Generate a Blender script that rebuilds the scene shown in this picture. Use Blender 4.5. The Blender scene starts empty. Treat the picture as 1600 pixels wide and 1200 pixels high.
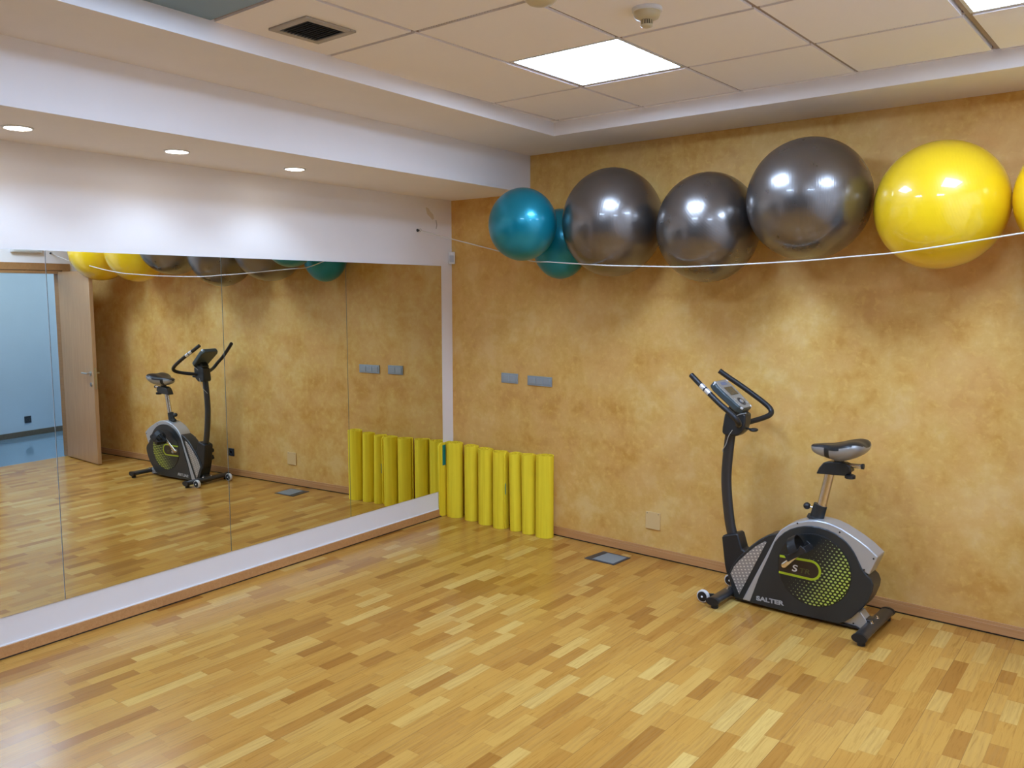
import bpy, bmesh, math, random
from mathutils import Vector, Matrix
SC = bpy.context.scene
COL = SC.collection
random.seed(7)
PI = math.pi

# ------------------------------------------------------------------ camera, world, exposure
A = 0.0674772                                   # the mirror wall is not square to the ochre wall
MD = Vector((math.sin(A), -math.cos(A), 0))     # along the mirror wall, away from the corner
MN = Vector((math.cos(A), math.sin(A), 0))      # out of the mirror wall into the room
cam_d = bpy.data.cameras.new('camera'); cam = bpy.data.objects.new('camera', cam_d); COL.objects.link(cam)
YAW, PITCH, ROLL = -0.693960, -0.107024, -0.000832
fwd = Vector((math.sin(YAW)*math.cos(PITCH), math.cos(YAW)*math.cos(PITCH), math.sin(PITCH)))
rt = Vector((math.cos(YAW), -math.sin(YAW), 0)); up = rt.cross(fwd)
r2 = rt*math.cos(ROLL)+up*math.sin(ROLL); u2 = -rt*math.sin(ROLL)+up*math.cos(ROLL)
M = Matrix((r2, u2, -fwd)).transposed().to_4x4(); M.translation = Vector((4.644, -4.844, 1.761))
cam.matrix_world = M
cam_d.sensor_width = 36; cam_d.lens = 29.698; cam_d.clip_start = .02
SC.camera = cam
w = bpy.data.worlds.new('world'); SC.world = w; w.use_nodes = True
w.node_tree.nodes['Background'].inputs[0].default_value = (.75, .85, 1, 1)
w.node_tree.nodes['Background'].inputs[1].default_value = .3
SC.view_settings.view_transform = 'Standard'; SC.view_settings.look = 'None'
SC.view_settings.exposure = 0.0; SC.view_settings.gamma = 1; SC.view_settings.use_curve_mapping = False
SC.cycles.use_denoising = True; SC.cycles.max_bounces = 10; SC.cycles.diffuse_bounces = 6
SC.cycles.glossy_bounces = 6; SC.cycles.sample_clamp_indirect = 6; SC.cycles.caustics_reflective = True
SC.cycles.blur_glossy = .5
PANEL_E = 28.0; SPOT_W = 9.0; DISC_E = 30.0; HALL_E = 17.0
COOL = (.715, 1.0, 1.50); COOL2 = (.73, 1.0, 1.37)

# ------------------------------------------------------------------ helpers
ORG = {}
class MB:
    def __init__(s): s.v = []; s.f = []; s.mi = []; s.m = 0
    def add(s, vs, fs):
        b = len(s.v); s.v += [Vector(p) for p in vs]
        for f in fs: s.f.append([i+b for i in f]); s.mi.append(s.m)
        return s
    def box(s, x0, x1, y0, y1, z0, z1):
        return s.add([(x, y, z) for z in (z0, z1) for y in (y0, y1) for x in (x0, x1)],
                     [(0,2,3,1),(4,5,7,6),(0,1,5,4),(2,6,7,3),(0,4,6,2),(1,3,7,5)])
    def obox(s, c, ax, ay, az, hx, hy, hz):
        c = Vector(c); return s.add([c+ax*(hx*i)+ay*(hy*j)+az*(hz*k) for k in (-1,1) for j in (-1,1) for i in (-1,1)],
                     [(0,2,3,1),(4,5,7,6),(0,1,5,4),(2,6,7,3),(0,4,6,2),(1,3,7,5)])
    def prism(s, poly, a, b, axis='z'):         # polygon extruded along z, or (x,z) polygon along y
        P = (lambda p, t: (p[0], p[1], t)) if axis == 'z' else (lambda p, t: (p[0], t, p[1]))
        n = len(poly); ar = sum(poly[i][0]*poly[(i+1)%n][1]-poly[(i+1)%n][0]*poly[i][1] for i in range(n))
        if ar < 0: poly = poly[::-1]
        lo, hi = list(range(n)), list(range(n, 2*n))
        fs = [lo[::-1], hi]+[(i, (i+1)%n, n+(i+1)%n, n+i) for i in range(n)]
        if axis != 'z': fs = [f[::-1] for f in fs]
        return s.add([P(p, a) for p in poly]+[P(p, b) for p in poly], [tuple(f) for f in fs])
    def tube(s, pts, r, n=14, r2_=None, side=None, cap=True):   # r scalar or list; r2_ second semi-axis; side = its direction
        pts = [Vector(p) for p in pts]; k = len(pts); rs = r if isinstance(r, (list, tuple)) else [r]*k
        b = len(s.v); ref = Vector(side) if side else None
        nrm = None
        for i, p in enumerate(pts):
            t = (pts[min(i+1, k-1)]-pts[max(i-1, 0)]).normalized()
            if ref is not None: u = (ref-t*ref.dot(t)).normalized()
            else:
                if nrm is None: nrm = Vector((0, 0, 1)) if abs(t.z) < .9 else Vector((1, 0, 0))
                u = (nrm-t*nrm.dot(t)).normalized(); nrm = u
            v = t.cross(u); rr = rs[i]; rv = rr if r2_ is None else r2_*(rr/max(rs))
            for j in range(n):
                a = 2*PI*j/n; s.v.append(p+u*(rr*math.cos(a))+v*(rv*math.sin(a)))
        for i in range(k-1):
            for j in range(n):
                s.f.append([b+i*n+j, b+i*n+(j+1)%n, b+(i+1)*n+(j+1)%n, b+(i+1)*n+j]); s.mi.append(s.m)
        if cap:
            s.f.append([b+j for j in range(n)][::-1]); s.mi.append(s.m)
            s.f.append([b+(k-1)*n+j for j in range(n)]); s.mi.append(s.m)
        return s
    def ball(s, c, rx, ry=None, rz=None, nu=48, nv=32):
        ry = ry or rx; rz = rz or rx; c = Vector(c); b = len(s.v)
        s.v.append(c+Vector((0, 0, rz)))
        for i in range(1, nv):
            t = PI*i/nv
            for j in range(nu):
                a = 2*PI*j/nu; s.v.append(c+Vector((rx*math.sin(t)*math.cos(a), ry*math.sin(t)*math.sin(a), rz*math.cos(t))))
        s.v.append(c-Vector((0, 0, rz))); e = len(s.v)-1
        for j in range(nu):
            s.f.append([b, b+1+j, b+1+(j+1)%nu]); s.mi.append(s.m)
            s.f.append([e, e-nu+(j+1)%nu, e-nu+j]); s.mi.append(s.m)
        for i in range(nv-2):
            for j in range(nu):
                s.f.append([b+1+i*nu+j, b+1+(i+1)*nu+j, b+1+(i+1)*nu+(j+1)%nu, b+1+i*nu+(j+1)%nu]); s.mi.append(s.m)
        return s
    def lathe(s, c, prof, axis=(0, 0, 1), n=32):        # prof: (radius, height along axis)
        ax = Vector(axis).normalized(); u = ax.orthogonal().normalized(); v = ax.cross(u); c = Vector(c); b = len(s.v)
        for r, h in prof:
            for j in range(n):
                a = 2*PI*j/n; s.v.append(c+ax*h+u*(r*math.cos(a))+v*(r*math.sin(a)))
        for i in range(len(prof)-1):
            for j in range(n):
                s.f.append([b+i*n+j, b+i*n+(j+1)%n, b+(i+1)*n+(j+1)%n, b+(i+1)*n+j]); s.mi.append(s.m)
        s.f.append([b+j for j in range(n)][::-1]); s.mi.append(s.m)
        s.f.append([b+(len(prof)-1)*n+j for j in range(n)]); s.mi.append(s.m)
        return s
    def build(s, name, mats, parent=None, bevel=0, smooth=40, origin=None, seg=2, subsurf=0):
        if parent is not None: o = ORG[parent.name]
        elif origin is not None: o = Vector(origin)
        else: o = Vector((0, 0, 0))
        me = bpy.data.meshes.new(name); me.from_pydata([tuple(p-o) for p in s.v], [], s.f)
        for m_ in (mats if isinstance(mats, (list, tuple)) else [mats]): me.materials.append(m_)
        for p, k in zip(me.polygons, s.mi): p.material_index = k
        bm = bmesh.new(); bm.from_mesh(me); bmesh.ops.recalc_face_normals(bm, faces=bm.faces); bm.to_mesh(me); bm.free()
        if smooth:
            for p in me.polygons: p.use_smooth = True
            me.set_sharp_from_angle(angle=math.radians(smooth))
        ob = bpy.data.objects.new(name, me); COL.objects.link(ob)
        if parent is not None: ob.parent = parent
        else: ob.location = o
        ORG[ob.name] = o
        if bevel:
            b = ob.modifiers.new('bevel', 'BEVEL'); b.width = bevel; b.segments = seg; b.limit_method = 'ANGLE'; b.angle_limit = math.radians(35)
            b.harden_normals = False
        if subsurf:
            b = ob.modifiers.new('sub', 'SUBSURF'); b.levels = subsurf; b.render_levels = subsurf
        return ob
def empty(name, loc):
    o = bpy.data.objects.new(name, None); COL.objects.link(o); o.location = loc; ORG[o.name] = Vector(loc); o.empty_display_size = .05
    return o
def tag(o, label, cat, group=None):
    o['label'] = label; o['category'] = cat
    if group: o['group'] = group
    return o
def struct(o): o['kind'] = 'structure'; return o
def bez(pts, n=8):                                       # Catmull-Rom through the points
    pts = [Vector(p) for p in pts]; P = [pts[0]*2-pts[1]]+pts+[pts[-1]*2-pts[-2]]; out = []
    for i in range(1, len(P)-2):
        for k in range(n):
            t = k/n; a, b, c, d = P[i-1], P[i], P[i+1], P[i+2]
            out.append(.5*((2*b)+(c-a)*t+(2*a-5*b+4*c-d)*t*t+(3*b-a-3*c+d)*t**3))
    return out+[pts[-1]]
def text_mesh(body, size, sx=1, shear=0, bold=0, ext=.0008):
    cu = bpy.data.curves.new('t', 'FONT'); cu.body = body; cu.size = size; cu.extrude = ext; cu.offset = bold; cu.shear = shear
    ob = bpy.data.objects.new('t', cu); COL.objects.link(ob); bpy.context.view_layer.update()
    dg = bpy.context.evaluated_depsgraph_get(); me = bpy.data.meshes.new_from_object(ob.evaluated_get(dg))
    vs = [(v.co.x*sx, v.co.y, v.co.z) for v in me.vertices]; fs = [tuple(p.vertices) for p in me.polygons]
    bpy.data.objects.remove(ob); bpy.data.meshes.remove(me); return vs, fs

# ------------------------------------------------------------------ materials
def mat(name, col, rough=.5, metal=0, coat=0, coat_r=.05, spec=.5, bump=0, bscale=60, emit=None, es=0):
    m = bpy.data.materials.new(name); m.use_nodes = True; nt = m.node_tree; b = nt.nodes['Principled BSDF']
    b.inputs['Base Color'].default_value = (*col, 1); b.inputs['Roughness'].default_value = rough; b.inputs['Metallic'].default_value = metal
    b.inputs['Coat Weight'].default_value = coat; b.inputs['Coat Roughness'].default_value = coat_r; b.inputs['Specular IOR Level'].default_value = spec
    if emit: b.inputs['Emission Color'].default_value = (*emit, 1); b.inputs['Emission Strength'].default_value = es
    if bump:
        tc = nt.nodes.new('ShaderNodeTexCoord'); n = nt.nodes.new('ShaderNodeTexNoise'); n.inputs['Scale'].default_value = bscale; n.inputs['Detail'].default_value = 4
        bp = nt.nodes.new('ShaderNodeBump'); bp.inputs['Strength'].default_value = bump; bp.inputs['Distance'].default_value = .002
        nt.links.new(tc.outputs['Object'], n.inputs['Vector']); nt.links.new(n.outputs['Fac'], bp.inputs['Height']); nt.links.new(bp.outputs['Normal'], b.inputs['Normal'])
    return m
class NT:
    def __init__(s, m): s.m = m; s.t = m.node_tree; s.b = s.t.nodes['Principled BSDF']
    def n(s, typ, **k):
        n = s.t.nodes.new('ShaderNode'+typ)
        for a, v in k.items(): setattr(n, a, v)
        return n
    def l(s, a, b): s.t.links.new(a, b)
    def math(s, op, a, b=None, c=None):
        n = s.n('Math', operation=op)
        for i, x in enumerate((a, b, c)):
            if x is None: continue
            if isinstance(x, (int, float)): n.inputs[i].default_value = x
            else: s.l(x, n.inputs[i])
        return n.outputs[0]
    def pos(s, scale=(1, 1, 1), rot=(0, 0, 0), loc=(0, 0, 0)):
        tc = s.n('TexCoord'); mp = s.n('Mapping'); mp.inputs['Scale'].default_value = scale; mp.inputs['Rotation'].default_value = rot; mp.inputs['Location'].default_value = loc
        s.l(tc.outputs['Object'], mp.inputs['Vector']); return mp.outputs[0]
    def noise(s, vec, scale, detail=4, rough=.5, dist=0):
        n = s.n('TexNoise'); n.inputs['Scale'].default_value = scale; n.inputs['Detail'].default_value = detail; n.inputs['Roughness'].default_value = rough; n.inputs['Distortion'].default_value = dist
        s.l(vec, n.inputs['Vector']); return n.outputs['Fac']
    def ramp(s, fac, stops, interp='LINEAR'):
        r = s.n('ValToRGB'); r.color_ramp.interpolation = interp; e = r.color_ramp.elements
        while len(e) < len(stops): e.new(.5)
        for el, (p, c) in zip(e, stops): el.position = p; el.color = (*c, 1)
        s.l(fac, r.inputs[0]); return r.outputs[0]
    def mix(s, fac, a, b, bt='MIX'):
        n = s.n('Mix', data_type='RGBA', blend_type=bt)
        for sock, x in ((n.inputs['Factor'], fac), (n.inputs[6], a), (n.inputs[7], b)):
            if isinstance(x, (int, float)): sock.default_value = x
            elif isinstance(x, tuple): sock.default_value = (*x, 1)
            else: s.l(x, sock)
        return n.outputs[2]
    def bump(s, h, strength, dist):
        b = s.n('Bump'); b.inputs['Strength'].default_value = strength; b.inputs['Distance'].default_value = dist
        s.l(h, b.inputs['Height']); s.l(b.outputs[0], s.b.inputs['Normal'])

def ochre_wall():
    m = mat('ochre sponged plaster', (.6, .4, .17), .5, spec=.35); T = NT(m); p = T.pos()
    big = T.noise(p, 1.7, 2, .5, .1); mid = T.noise(p, 6.5, 4, .6, .25); fine = T.noise(p, 22, 5, .6, .3)
    f = T.math('ADD', T.math('MULTIPLY', big, .40), T.math('ADD', T.math('MULTIPLY', mid, .42), T.math('MULTIPLY', fine, .18)))
    c = T.ramp(f, [(.39, (.60, .305, .056)), (.46, (.675, .375, .086)), (.535, (.725, .44, .120)), (.61, (.775, .52, .185))])
    fl = T.noise(p, 26, 3, .55, .4); k = T.ramp(fl, [(.55, (0, 0, 0)), (.68, (1, 1, 1))])
    hu = T.noise(T.pos(loc=(3, 1, 7)), 3.1, 4, .6, .2); c = T.mix(T.math('MULTIPLY', T.ramp(hu, [(.44, (0, 0, 0)), (.60, (1, 1, 1))]), .32), c, (.76, .44, .17))
    c2 = T.mix(T.math('MULTIPLY', k, .26), c, (.86, .60, .17))
    T.l(c2, T.b.inputs['Base Color'])
    T.l(T.math('ADD', T.math('MULTIPLY', mid, .25), .42), T.b.inputs['Roughness'])
    T.bump(mid, .08, .004); return m
def parquet():
    m = mat('oak strip parquet', (.5, .33, .14), .3, spec=.5); T = NT(m); p = T.pos(rot=(0, 0, -.035))
    sx = T.n('SeparateXYZ'); T.l(p, sx.inputs[0]); X, Y = sx.outputs[0], sx.outputs[1]
    W = .066
    u = T.math('DIVIDE', X, W); row = T.math('FLOOR', u)
    wn = T.n('TexWhiteNoise', noise_dimensions='1D'); T.l(row, wn.inputs['W']); rv = wn.outputs['Value']
    ln = T.math('ADD', T.math('MULTIPLY', rv, .16), .20)
    # uneven strip lengths: warp the coordinate by a noise that differs from row to row
    cv = T.n('CombineXYZ'); T.l(T.math('MULTIPLY', row, 7.31), cv.inputs[0]); T.l(Y, cv.inputs[1])
    wob = T.noise(cv.outputs[0], 1.7, 1, .5)
    v = T.math('DIVIDE', T.math('ADD', T.math('ADD', Y, T.math('MULTIPLY', rv, 9.7)), T.math('MULTIPLY', wob, .55)), ln)
    col = T.math('FLOOR', v)
    c3 = T.n('CombineXYZ'); T.l(row, c3.inputs[0]); T.l(col, c3.inputs[1])
    w2 = T.n('TexWhiteNoise', noise_dimensions='2D'); T.l(c3.outputs[0], w2.inputs['Vector']); tone = w2.outputs['Value']
    base = T.ramp(tone, [(0, (.38, .165, .029)), (.10, (.46, .215, .040)), (.28, (.53, .268, .051)), (.68, (.57, .302, .061)), (.88, (.61, .345, .078)), (1, (.69, .45, .13))])
    # grain
    gm = T.n('Mapping'); gm.inputs['Scale'].default_value = (60, 3.0, 1); T.l(p, gm.inputs['Vector'])
    ga = T.n('VectorMath', operation='ADD'); T.l(gm.outputs[0], ga.inputs[0]); sc = T.n('VectorMath', operation='SCALE'); sc.inputs['Scale'].default_value = 13.7
    T.l(c3.outputs[0], sc.inputs[0]); T.l(sc.outputs[0], ga.inputs[1])
    g = T.noise(ga.outputs[0], 1, 5, .65, 1.6)
    gc = T.ramp(g, [(.25, (.58, .49, .38)), (.50, (.97, .96, .94)), (.75, (1.0, 1.0, 1.0))])
    c = T.mix(.75, base, gc, 'MULTIPLY')
    rd = T.noise(T.pos(loc=(5, 2, 0)), 1.3, 3, .6); c = T.mix(T.math('MULTIPLY', T.ramp(rd, [(.45, (0, 0, 0)), (.65, (1, 1, 1))]), .35), c, T.mix(1.0, c, (.88, .76, .62), 'MULTIPLY'))
    # flame figure on some strips
    fm = T.n('Mapping'); fm.inputs['Scale'].default_value = (14, 2.2, 1); T.l(p, fm.inputs['Vector'])
    fa = T.n('VectorMath', operation='ADD'); T.l(fm.outputs[0], fa.inputs[0]); T.l(sc.outputs[0], fa.inputs[1])
    wv = T.n('TexWave'); wv.inputs['Scale'].default_value = .9; wv.inputs['Distortion'].default_value = 9; wv.inputs['Detail'].default_value = 2; T.l(fa.outputs[0], wv.inputs['Vector'])
    w3 = T.n('TexWhiteNoise', noise_dimensions='3D'); T.l(sc.outputs[0], w3.inputs['Vector'])
    fk = T.math('MULTIPLY', T.math('GREATER_THAN', w3.outputs['Value'], .6), T.math('MULTIPLY', wv.outputs['Fac'], .22))
    c = T.mix(fk, c, (.36, .19, .06))
    # joints: fine between strips, darker every third strip
    fu = T.math('FRACT', u); fv = T.math('FRACT', v)
    e1 = T.math('LESS_THAN', fu, .018)
    pl = T.math('LESS_THAN', T.math('FRACT', T.math('DIVIDE', u, 3)), .011)
    e2 = T.math('LESS_THAN', fv, .006)
    e = T.math('MAXIMUM', T.math('MULTIPLY', T.math('MAXIMUM', e1, e2), .25), T.math('MULTIPLY', pl, .6))
    c = T.mix(e, c, (.16, .08, .03))
    T.l(c, T.b.inputs['Base Color'])
    r = T.noise(T.pos(), 2.2, 4, .6); T.l(T.math('ADD', T.math('MULTIPLY', r, .12), .16), T.b.inputs['Roughness'])
    T.bump(T.math('ADD', T.math('MULTIPLY', g, .3), T.math('MULTIPLY', T.math('SUBTRACT', 1, e), 1)), .12, .001)
    return m
def wood(name, a, b, axis=(3, 40, 40), rough=.35):
    m = mat(name, a, rough); T = NT(m); g = T.noise(T.pos(axis), 1, 5, .6, .8)
    T.l(T.ramp(g, [(.3, b), (.7, a)]), T.b.inputs['Base Color']); return m
def tile_mat():
    m = mat('white perforated ceiling tile', (.75, .72, .69), .9, spec=.1); T = NT(m)
    v = T.n('TexVoronoi'); v.inputs['Scale'].default_value = 70; v.inputs['Randomness'].default_value = .15; T.l(T.pos(), v.inputs['Vector'])
    d = T.ramp(v.outputs['Distance'], [(.16, (.70, .66, .62)), (.26, (.93, .87, .83))]); n = T.noise(T.pos(), 3, 3)
    T.l(d, T.b.inputs['Base Color']); return m
def plaster(name, col):
    m = mat(name, col, .7, spec=.25); T = NT(m); n = T.noise(T.pos(), 2.2, 4, .6)
    T.l(T.ramp(n, [(.3, tuple(c*.96 for c in col)), (.7, col)]), T.b.inputs['Base Color']); T.bump(T.noise(T.pos(), 90, 3), .08, .002); return m
def ball_mat(name, col, rough, metal, coat, rot):
    m = mat(name, col, rough, metal, coat, .015); T = NT(m)
    wv = T.n('TexWave', wave_type='BANDS', bands_direction='X', wave_profile='SIN'); wv.inputs['Scale'].default_value = 26; wv.inputs['Distortion'].default_value = .6
    T.l(T.pos(rot=rot), wv.inputs['Vector']); n = T.noise(T.pos(), 9, 3)
    T.bump(T.math('ADD', T.math('MULTIPLY', wv.outputs['Fac'], .5), T.math('MULTIPLY', n, .5)), .05, .004)
    T.l(T.math('ADD', T.math('MULTIPLY', n, .12), rough-.05), T.b.inputs['Roughness']); return m
def mat_foam():
    m = mat('yellow mat foam', (.76, .69, .03), .75, spec=.25); T = NT(m)
    n = T.noise(T.pos((60, 60, 1.2)), 1, 4, .6)
    T.l(T.ramp(n, [(.3, (.80, .60, .018)), (.7, (.93, .74, .035))]), T.b.inputs['Base Color']); T.bump(n, .25, .002); return m
def disc_mat():
    # decal: lime dots that grow towards the rear and bottom of the disc
    m = mat('disc decal', (.02, .022, .022), .3, spec=.5); T = NT(m); s = T.n('SeparateXYZ'); tc = T.n('TexCoord'); T.l(tc.outputs['Object'], s.inputs[0])
    x, z = T.math('SUBTRACT', s.outputs[0], .107), T.math('SUBTRACT', s.outputs[2], .286)
    a, b_ = .0235, .0165
    v = T.math('DIVIDE', z, b_); rw = T.math('FLOOR', v)
    u = T.math('ADD', T.math('DIVIDE', x, a), T.math('MULTIPLY', T.math('FLOORED_MODULO', rw, 2), .5))
    du = T.math('MULTIPLY', T.math('SUBTRACT', T.math('FRACT', u), .5), a); dv = T.math('MULTIPLY', T.math('SUBTRACT', T.math('FRACT', v), .5), b_)
    d = T.math('SQRT', T.math('ADD', T.math('MULTIPLY', T.math('MULTIPLY', du, du), .55), T.math('MULTIPLY', dv, dv)))
    g = T.math('ADD', T.math('MULTIPLY', x, 1.0), T.math('MULTIPLY', z, -.62))      # -.23 .. .23
    rad = T.math('MULTIPLY', T.math('MINIMUM', T.math('MAXIMUM', T.math('ADD', T.math('MULTIPLY', g, 5.0), .50), 0), 1), .0056)
    on = T.math('LESS_THAN', d, rad)
    c = T.mix(on, T.mix(T.math('MINIMUM', T.math('MAXIMUM', T.math('MULTIPLY', g, 4), 0), 1), (.014, .016, .016), (.020, .028, .003)), T.mix(T.math('MINIMUM', T.math('MAXIMUM', T.math('ADD', T.math('MULTIPLY', g, 4), .3), 0), 1), (.20, .24, .16), (.50, .58, .09)))
    T.l(c, T.b.inputs['Base Color']); return m
def perf_mat():
    m = mat('silver perforated plate', (.42, .41, .40), .38, .6); T = NT(m)
    v = T.n('TexVoronoi'); v.inputs['Scale'].default_value = 46; v.inputs['Randomness'].default_value = 0; T.l(T.pos(rot=(0, .3, 0), scale=(1.0, .0, 1.25)), v.inputs['Vector'])
    T.l(T.ramp(v.outputs['Distance'], [(.18, (.80, .78, .74)), (.30, (.36, .35, .34))]), T.b.inputs['Base Color']); return m
MW = plaster('white wall paint', (.86, .82, .80)); MO = ochre_wall(); MF = parquet(); MT = tile_mat()
MC = plaster('white bulkhead paint', (.87, .82, .79))
MBASE = wood('stained oak skirting', (.58, .305, .12), (.48, .23, .08), (2, 60, 60)); MDOOR = wood('oak veneer', (.52, .31, .15), (.43, .24, .11), (50, 50, 2.5), .3)
MCASE = wood('oak casing', (.42, .22, .09), (.34, .17, .065), (3, 40, 40), .3)
MGROOVE = mat('shaded grid groove', (.36, .27, .22), .6); MMIR = mat('mirror silver', (.81, .81, .735), 0, 1); MEDGE = mat('mirror edge', (.12, .17, .13), .2)
MBLUE = plaster('pale blue paint', (.50, .62, .74)); MBFLOOR = mat('glossy blue grey tile', (.16, .26, .36), .12, spec=.6)
MDIFF = mat('lamp diffuser', (.9, .9, .9), .5, emit=COOL, es=PANEL_E)
MDISC = mat('downlight diffuser', (.9, .9, .9), .5, emit=(1, .99, .97), es=DISC_E)
MHALL = mat('hall fill glow', (.9, .9, .9), .5, emit=(.80, .92, 1), es=HALL_E)
MWP = mat('white plastic', (.72, .71, .69), .4); MBEIGE = mat('beige plastic', (.60, .50, .30), .4); MCREAM = mat('cream plastic', (.72, .50, .22), .45)
MAL = mat('silver grey plastic', (.36, .42, .45), .32, .35); MALK = mat('silver key', (.40, .45, .48), .28, .35); MDKG = mat('dark grey plastic', (.035, .04, .05), .35)
MBLK = mat('black rubber', (.012, .012, .013), .45); MCHAR = mat('charcoal plastic', (.018, .020, .021), .33, spec=.5, bump=.05, bscale=300)
MSHEL = mat('dark grey shell', (.022, .025, .026), .28, spec=.5); MSIL = mat('silver paint', (.50, .51, .52), .33, .55); MTUBE = mat('graphite tube', (.045, .043, .042), .32, .4, .3, .2)
MCHR = mat('brushed steel', (.72, .66, .58), .27, 1); MCRK = mat('polished crank', (.80, .74, .62), .2, 1); MLIME = mat('lime stripe', (.42, .52, .02), .35)
MDISKM = disc_mat(); MPERF = perf_mat(); MWHT = mat('white lettering', (.8, .8, .8), .4); MLET = mat('silver lettering', (.42, .43, .43), .35, .2); MOLV = mat('olive lettering', (.09, .095, .03), .5)
MBRN = mat('dark brown decal', (.035, .022, .016), .35); MCON = mat('grey console face', (.30, .29, .26), .35, .2); MLCD = mat('console screen', (.085, .065, .04), .15); MCBLUE = mat('blue grey decal', (.15, .18, .28), .4)
MSEATB = mat('black seat vinyl', (.018, .018, .018), .38, bump=.15, bscale=200); MSEATS = mat('silver seat vinyl', (.36, .35, .33), .33, .45)
MROPE = mat('white cord', (.70, .66, .60), .8); MFOAM = mat_foam(); MTEAL = mat('teal foam', (.01, .22, .19), .6)
MVENT = mat('vent frame', (.42, .36, .29), .5); MVDK = mat('vent dark', (.02, .022, .022), .6); MBPAN = mat('blue grey panel', (.20, .30, .36), .4)
MMET = mat('satin nickel', (.55, .54, .52), .28, 1)

# ------------------------------------------------------------------ the room
XE, YB, H1, H2, H3 = 4.95, -6.7, 2.476, 2.740, 2.822
def mp(t, n=0, z=0): p = MD*t+MN*n; return (p.x, p.y, z)
def mxy(t, n=0): p = MD*t+MN*n; return (p.x, p.y)
TE = -YB/math.cos(A)
b = MB(); b.add([(-.02, .02, 0), (5.0, .02, 0), (5.0, YB, 0), (.5, YB-.02, 0), mp(TE, -.05)], [(0, 1, 2, 3, 4)]); struct(b.build('floor', MF, smooth=0))
b = MB(); b.box(-.3, 5.05, 0, .12, 0, 3.0); struct(b.build('wall_right', MO, smooth=0))
b = MB(); b.prism([mxy(0), mxy(TE+.1), mxy(TE+.1, -.12), (-.12, .0)], 0, 3.0); struct(b.build('wall_left', MW, smooth=0))
b = MB(); b.box(0, 5.05, YB-.12, YB, 0, 3.0); struct(b.build('wall_back', plaster('dark back wall cutting fill', (.14, .11, .08)), smooth=0))  # unseen wall, coloured dark to cut the fill light in the room
DY0, DY1, DH = -1.065, -.262, 2.0
b = MB(); b.box(XE, XE+.1, DY1, 0, 0, 3.0); b.box(XE, XE+.1, YB, DY0, 0, 3.0); b.box(XE, XE+.1, DY0, DY1, DH, 3.0); struct(b.build('wall_front', MW, smooth=0))
# bulkheads
b = MB(); b.prism([mxy(0), (.786, 0), tuple(Vector((.786, 0))+Vector(mxy(TE))), mxy(TE)], H1, 3.0); struct(b.build('trim_1', MC, smooth=0))
IN1 = Vector((1.373, -.504)); e4 = Vector((MD.x, MD.y)); k4 = (6.1-.504)/-MD.y
b = MB(); o1, o2, o3 = (.78, 0), (XE, 0), (XE, YB); o4 = tuple(Vector((.78, 0))+Vector(mxy(TE)))
i1, i2, i3, i4 = tuple(IN1), (4.47, -.504), (4.47, -6.1), tuple(IN1+e4*k4)
for q in ([o1, o2, i2, i1], [o2, o3, i3, i2], [o3, o4, i4, i3], [o4, o1, i1, i4]): b.prism(q, H2, 3.0)
struct(b.build('trim_2', MC, smooth=0))
# lay-in tiles: cells of 0.6 m, grid bars recessed above them
BA = .011; GX = Vector((math.cos(BA), math.sin(BA))); GY = Vector((-math.sin(BA), math.cos(BA))); G0 = Vector((2.033, -1.141))
def cell(i, j): c = G0+GX*(.6*i)-GY*(.6*j); return c          # its corner nearest the ochre wall and the mirror
LIGHTS = [(0, 0), (3, 0), (0, 3), (3, 3)]; SPECIAL = {(-1, 3)}
b = MB()
for i in range(-2, 5):
    for j in range(-2, 9):
        if (i, j) in LIGHTS or (i, j) in SPECIAL: continue
        if (i, j) == (-1, 1): continue
        c = cell(i, j); g = .011; h = .6
        hh = 1.2 if (i, j) == (-1, 0) else .6
        wide = .012 if i in (2,) else 0
        q = [c+GX*g-GY*g, c+GX*(h-g-wide)-GY*g, c+GX*(h-g-wide)-GY*(hh-g), c+GX*g-GY*(hh-g)]
        b.prism([tuple(p) for p in q], H3, H3+.03)
b.box(.7, XE, YB, -.2, H3+.034, H3+.05)
struct(b.build('ceiling', MT, smooth=0))
b = MB()
for i in range(-2, 6):
    c = cell(i, -2); d = cell(i, 9); v = GX*.013; b.prism([tuple(c-v), tuple(c+v), tuple(d+v), tuple(d-v)], H3+.009, H3+.033)
for j in range(-2, 10):
    c = cell(-2, j); d = cell(5, j); v = GY*.013
    if j == 1: c = cell(0, 1)
    b.prism([tuple(c-v), tuple(c+v), tuple(d+v), tuple(d-v)], H3+.010, H3+.032)
struct(b.build('trim_3', MGROOVE, smooth=0))  # brown bar colour carries the shade of the recessed grooves
# skirting
b = MB(); b.box(0, XE, -.013, 0, .0085, .052); b.box(0, XE, -.0105, 0, .052, .068); struct(b.build('baseboard_right', MBASE, bevel=.0015))
b = MB(); b.box(0, XE, -.008, 0, 0, .0075); b.prism([mxy(.0), mxy(TE), mxy(TE, .008), mxy(0, .008)], 0, .0065); struct(b.build('trim_shadow_gap', MBLK, smooth=0))  # black strips stand in for the shadow gap under the skirting
b = MB(); b.prism([mxy(.0), mxy(TE), mxy(TE, .013), mxy(0, .013)], .0075, .064); struct(b.build('baseboard_left', MBASE, bevel=.002))
b = MB(); b.prism([mxy(.0), mxy(TE), mxy(TE, .008), mxy(0, .008)], .064, .0685); struct(b.build('trim_4', mat('narrow white strip', (.85, .85, .85), .4), smooth=0))  # thin white strip along the top of the left skirting
b = MB(); b.box(XE-.013, XE, YB, DY0-.07, .006, .068); b.box(XE-.013, XE, DY1+.06, -.013, .006, .068); struct(b.build('baseboard_front', MBASE, bevel=.002))
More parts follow.
